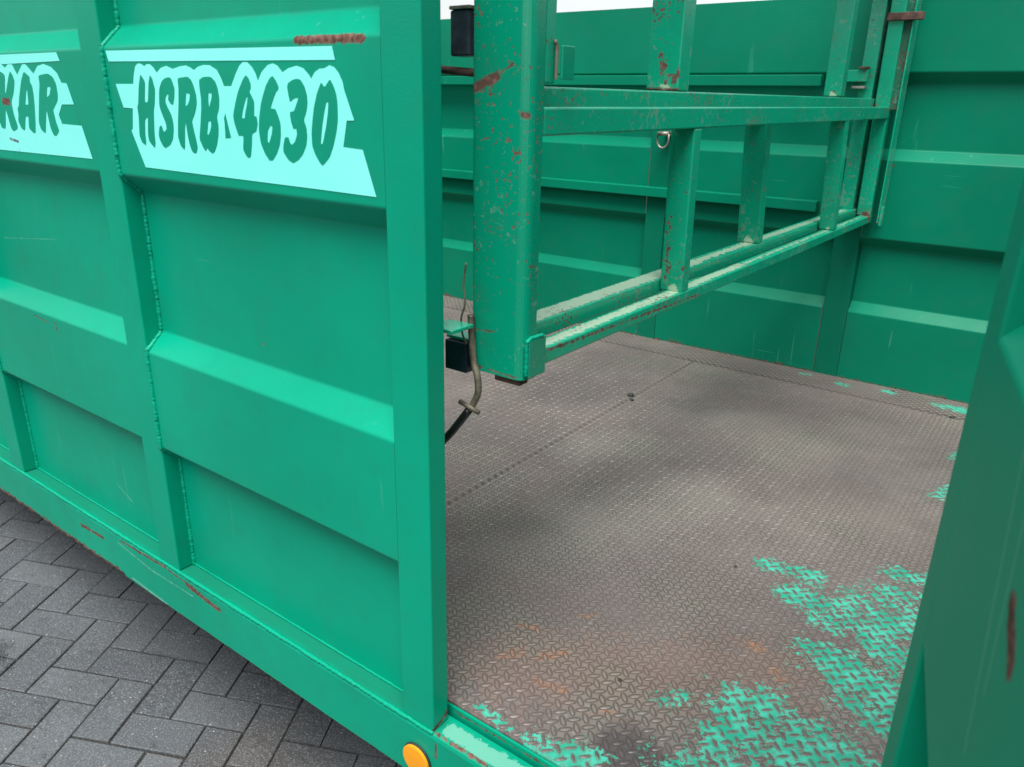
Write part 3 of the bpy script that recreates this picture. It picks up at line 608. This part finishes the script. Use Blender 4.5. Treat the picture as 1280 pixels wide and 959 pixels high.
# open door, swung out to the right of the doorway
A0 = Vector((-.050, .775)); dd = Vector((.190, -.982)).normalized(); no = Vector((.982, .190)).normalized()
dmap = lambda w_, d, z: (A0.x + dd.x * w_ + no.x * d, A0.y + dd.y * w_ + no.y * d, z + .018)
def dbox(name, w0, w1, d0, d1, z0, z1, mat, parent, bev=.003, label=None):
    bm = bmesh.new(); v = [dmap(a, b, c_) for c_ in (z0, z1) for a, b in ((w0, d0), (w1, d0), (w1, d1), (w0, d1))]
    add_hexa(bm, v, bev); o = link(name, bm_mesh(bm, name), mat, parent, label); smooth_flat(o.data); return o
dr = dbox('door', 0, .66, 0, .042, .345, .39, 'door', root, label='green side door swung wide open, its ribbed inner face close to the viewer')
dbox('door_post', 0, .076, 0, .042, -1.04, .345, 'door', dr); dbox('door_post', .585, .66, 0, .042, -1.04, .345, 'door', dr)
dbox('door_rail', .076, .585, .002, .040, -1.04, -1.0, 'door', dr)
sheet('door_panel', [(d, z) for d, z in PROF[:-1]] + [(0, -.999)], .0765, .5845, dmap, -.003, 'door', dr)
for zc in (-.85, .2): dbox('hinge', -.035, 0.001, .012, .034, zc - .04, zc + .04, 'post', dr, .004)

# chassis, wheels and jack below the floor
ch = box('chassis', -4.1, 1.26, 1.10, 1.20, -1.24, -1.112, 'dark', root, .004)
box('chassis_beam', -4.1, 1.26, 2.90, 3.00, -1.24, -1.112, 'dark', ch, .004)
for x in (-3.6, -2.2, -.9, .3): box('cross_member', x, x + .08, .85, 3.25, -1.20, -1.1125, 'dark', ch, .004)
def gz(x, y): return -GH + TX * (x + 1.5) + TY * (y - .7)
for y in (1.30, 2.80):
    x = .80; r = .29; cz = gz(x, y) + r - .004
    bm = bmesh.new(); pr = [(.17, -.09), (r - .02, -.10), (r, -.075), (r, .075), (r - .02, .10), (.17, .09)]; rings = []
    for q, s_ in pr: rings.append([bm.verts.new((x + q * math.cos(a), y + s_, cz + q * math.sin(a))) for a in [2 * math.pi * k / 40 for k in range(40)]])
    for i in range(len(rings)):
        a, b_ = rings[i], rings[(i + 1) % len(rings)]
        for k in range(40): bm.faces.new((a[k], a[(k + 1) % 40], b_[(k + 1) % 40], b_[k]))
    wh = link('wheel', bm_mesh(bm, 'wheel'), 'tyre', root, smooth=True)
    tube('rim', [(x, y - .07, cz), (x, y + .07, cz)], .172, 'galv', wh, 32, smooth=False)
    box('axle_arm', x - .04, x + .04, min(y, 2.9 if y > 2 else 1.1), max(y, 3.0 if y > 2 else 1.2), cz - .04, -1.113, 'dark', wh)
jk = tube('jack', [(-3.8, 2.0, -1.12), (-3.8, 2.0, gz(-3.8, 2) + .01)], .04, 'galv', root, 20, smooth=False)
box('foot_plate', -3.9, -3.7, 1.9, 2.1, gz(-3.8, 2) + .002, gz(-3.8, 2) + .014, 'galv', jk)

# ---------------------------------------------------------------- ground, in world space (z = 0 is the top of the pavers)
me = bpy.data.meshes.new('ground'); S = 300
me.from_pydata([(-S, -S, -.007), (S, -S, -.007), (S, S, -.007), (-S, S, -.007)], [], [(0, 1, 2, 3)])
g = link('ground', me, 'ground', None, 'dark joint sand and yard ground under the pavers', 'structure')
g['category'] = 'ground'
yard = bpy.data.objects.new('block_pavement', None); C.objects.link(yard)
yard['label'] = 'dark grey concrete block pavement laid in herringbone beside the trailer'; yard['kind'] = 'structure'; yard['category'] = 'pavement'
B_, G_ = .105, .0045
P0 = T @ Vector((-2.0474, .5712, gz(-2.0474, .5712)))
ca = math.radians(28.851); du = T.to_3x3() @ Vector((math.cos(ca), math.sin(ca), TX * math.cos(ca) + TY * math.sin(ca)))
a_w = math.atan2(du.y, du.x); U = Vector((math.cos(a_w), math.sin(a_w))); W2 = Vector((-U.y, U.x))
def brick_mesh(vert, seed):
    rr = random.Random(seed); bm = bmesh.new(); hx, hy = (B_ - G_ / 2, B_ / 2 - G_ / 2)
    add_hexa(bm, b8(-hx, hx, -hy, hy, -.06, 0.0), .0025, 1)
    for v in bm.verts:
        if v.co.z > -.01: v.co += Vector((rr.gauss(0, .0005), rr.gauss(0, .0005), rr.gauss(0, .0003)))
    me = bm_mesh(bm, 'paving_brick'); me.materials.append(M['paver']); return me
bms = [brick_mesh(0, i) for i in range(6)]
cells = []
for m_ in range(-60, 60):
    for n_ in range(-40, 40):
        i, j = m_ + 2 * n_, m_ - 2 * n_
        for kind in (0, 1):
            if kind == 0: ci, cj = i + 1, j + .5
            else: ci, cj = i + 2.5, j + 0.
            p = Vector((P0.x, P0.y)) + (U * ci + W2 * cj) * B_
            if -6 < p.x < 4 and -3.5 < p.y < 5: cells.append((p, kind))
foc = Vector((-1.45, .45))
cells.sort(key=lambda t: (t[0] - foc).length * (1.0 if t[0].y < .95 else 3.0))
def place(p, kind, rr):
    return Matrix.Translation((p.x + rr.gauss(0, .0006), p.y + rr.gauss(0, .0006), -abs(rr.gauss(0, .0018)))) @ Matrix.Rotation(a_w + kind * math.pi / 2 + rr.gauss(0, .004), 4, 'Z') @ Matrix.Rotation(rr.gauss(0, .004), 4, 'X') @ Matrix.Rotation(rr.gauss(0, .003), 4, 'Y')
rr = random.Random(11)
for p, kind in cells[:300]:
    o = bpy.data.objects.new('paving_brick', rr.choice(bms)); C.objects.link(o); o.parent = yard; o.matrix_world = place(p, kind, rr)
bm = bmesh.new()
for p, kind in cells[300:]:
    Mx = place(p, kind, rr); hx, hy = (B_ - G_ / 2, B_ / 2 - G_ / 2)
    add_hexa(bm, [tuple(Mx @ Vector(v)) for v in b8(-hx, hx, -hy, hy, -.02, 0)])
link('outer_paving', bm_mesh(bm, 'outer_paving'), 'paver', yard, 'rest of the herringbone block pavement', 'stuff')
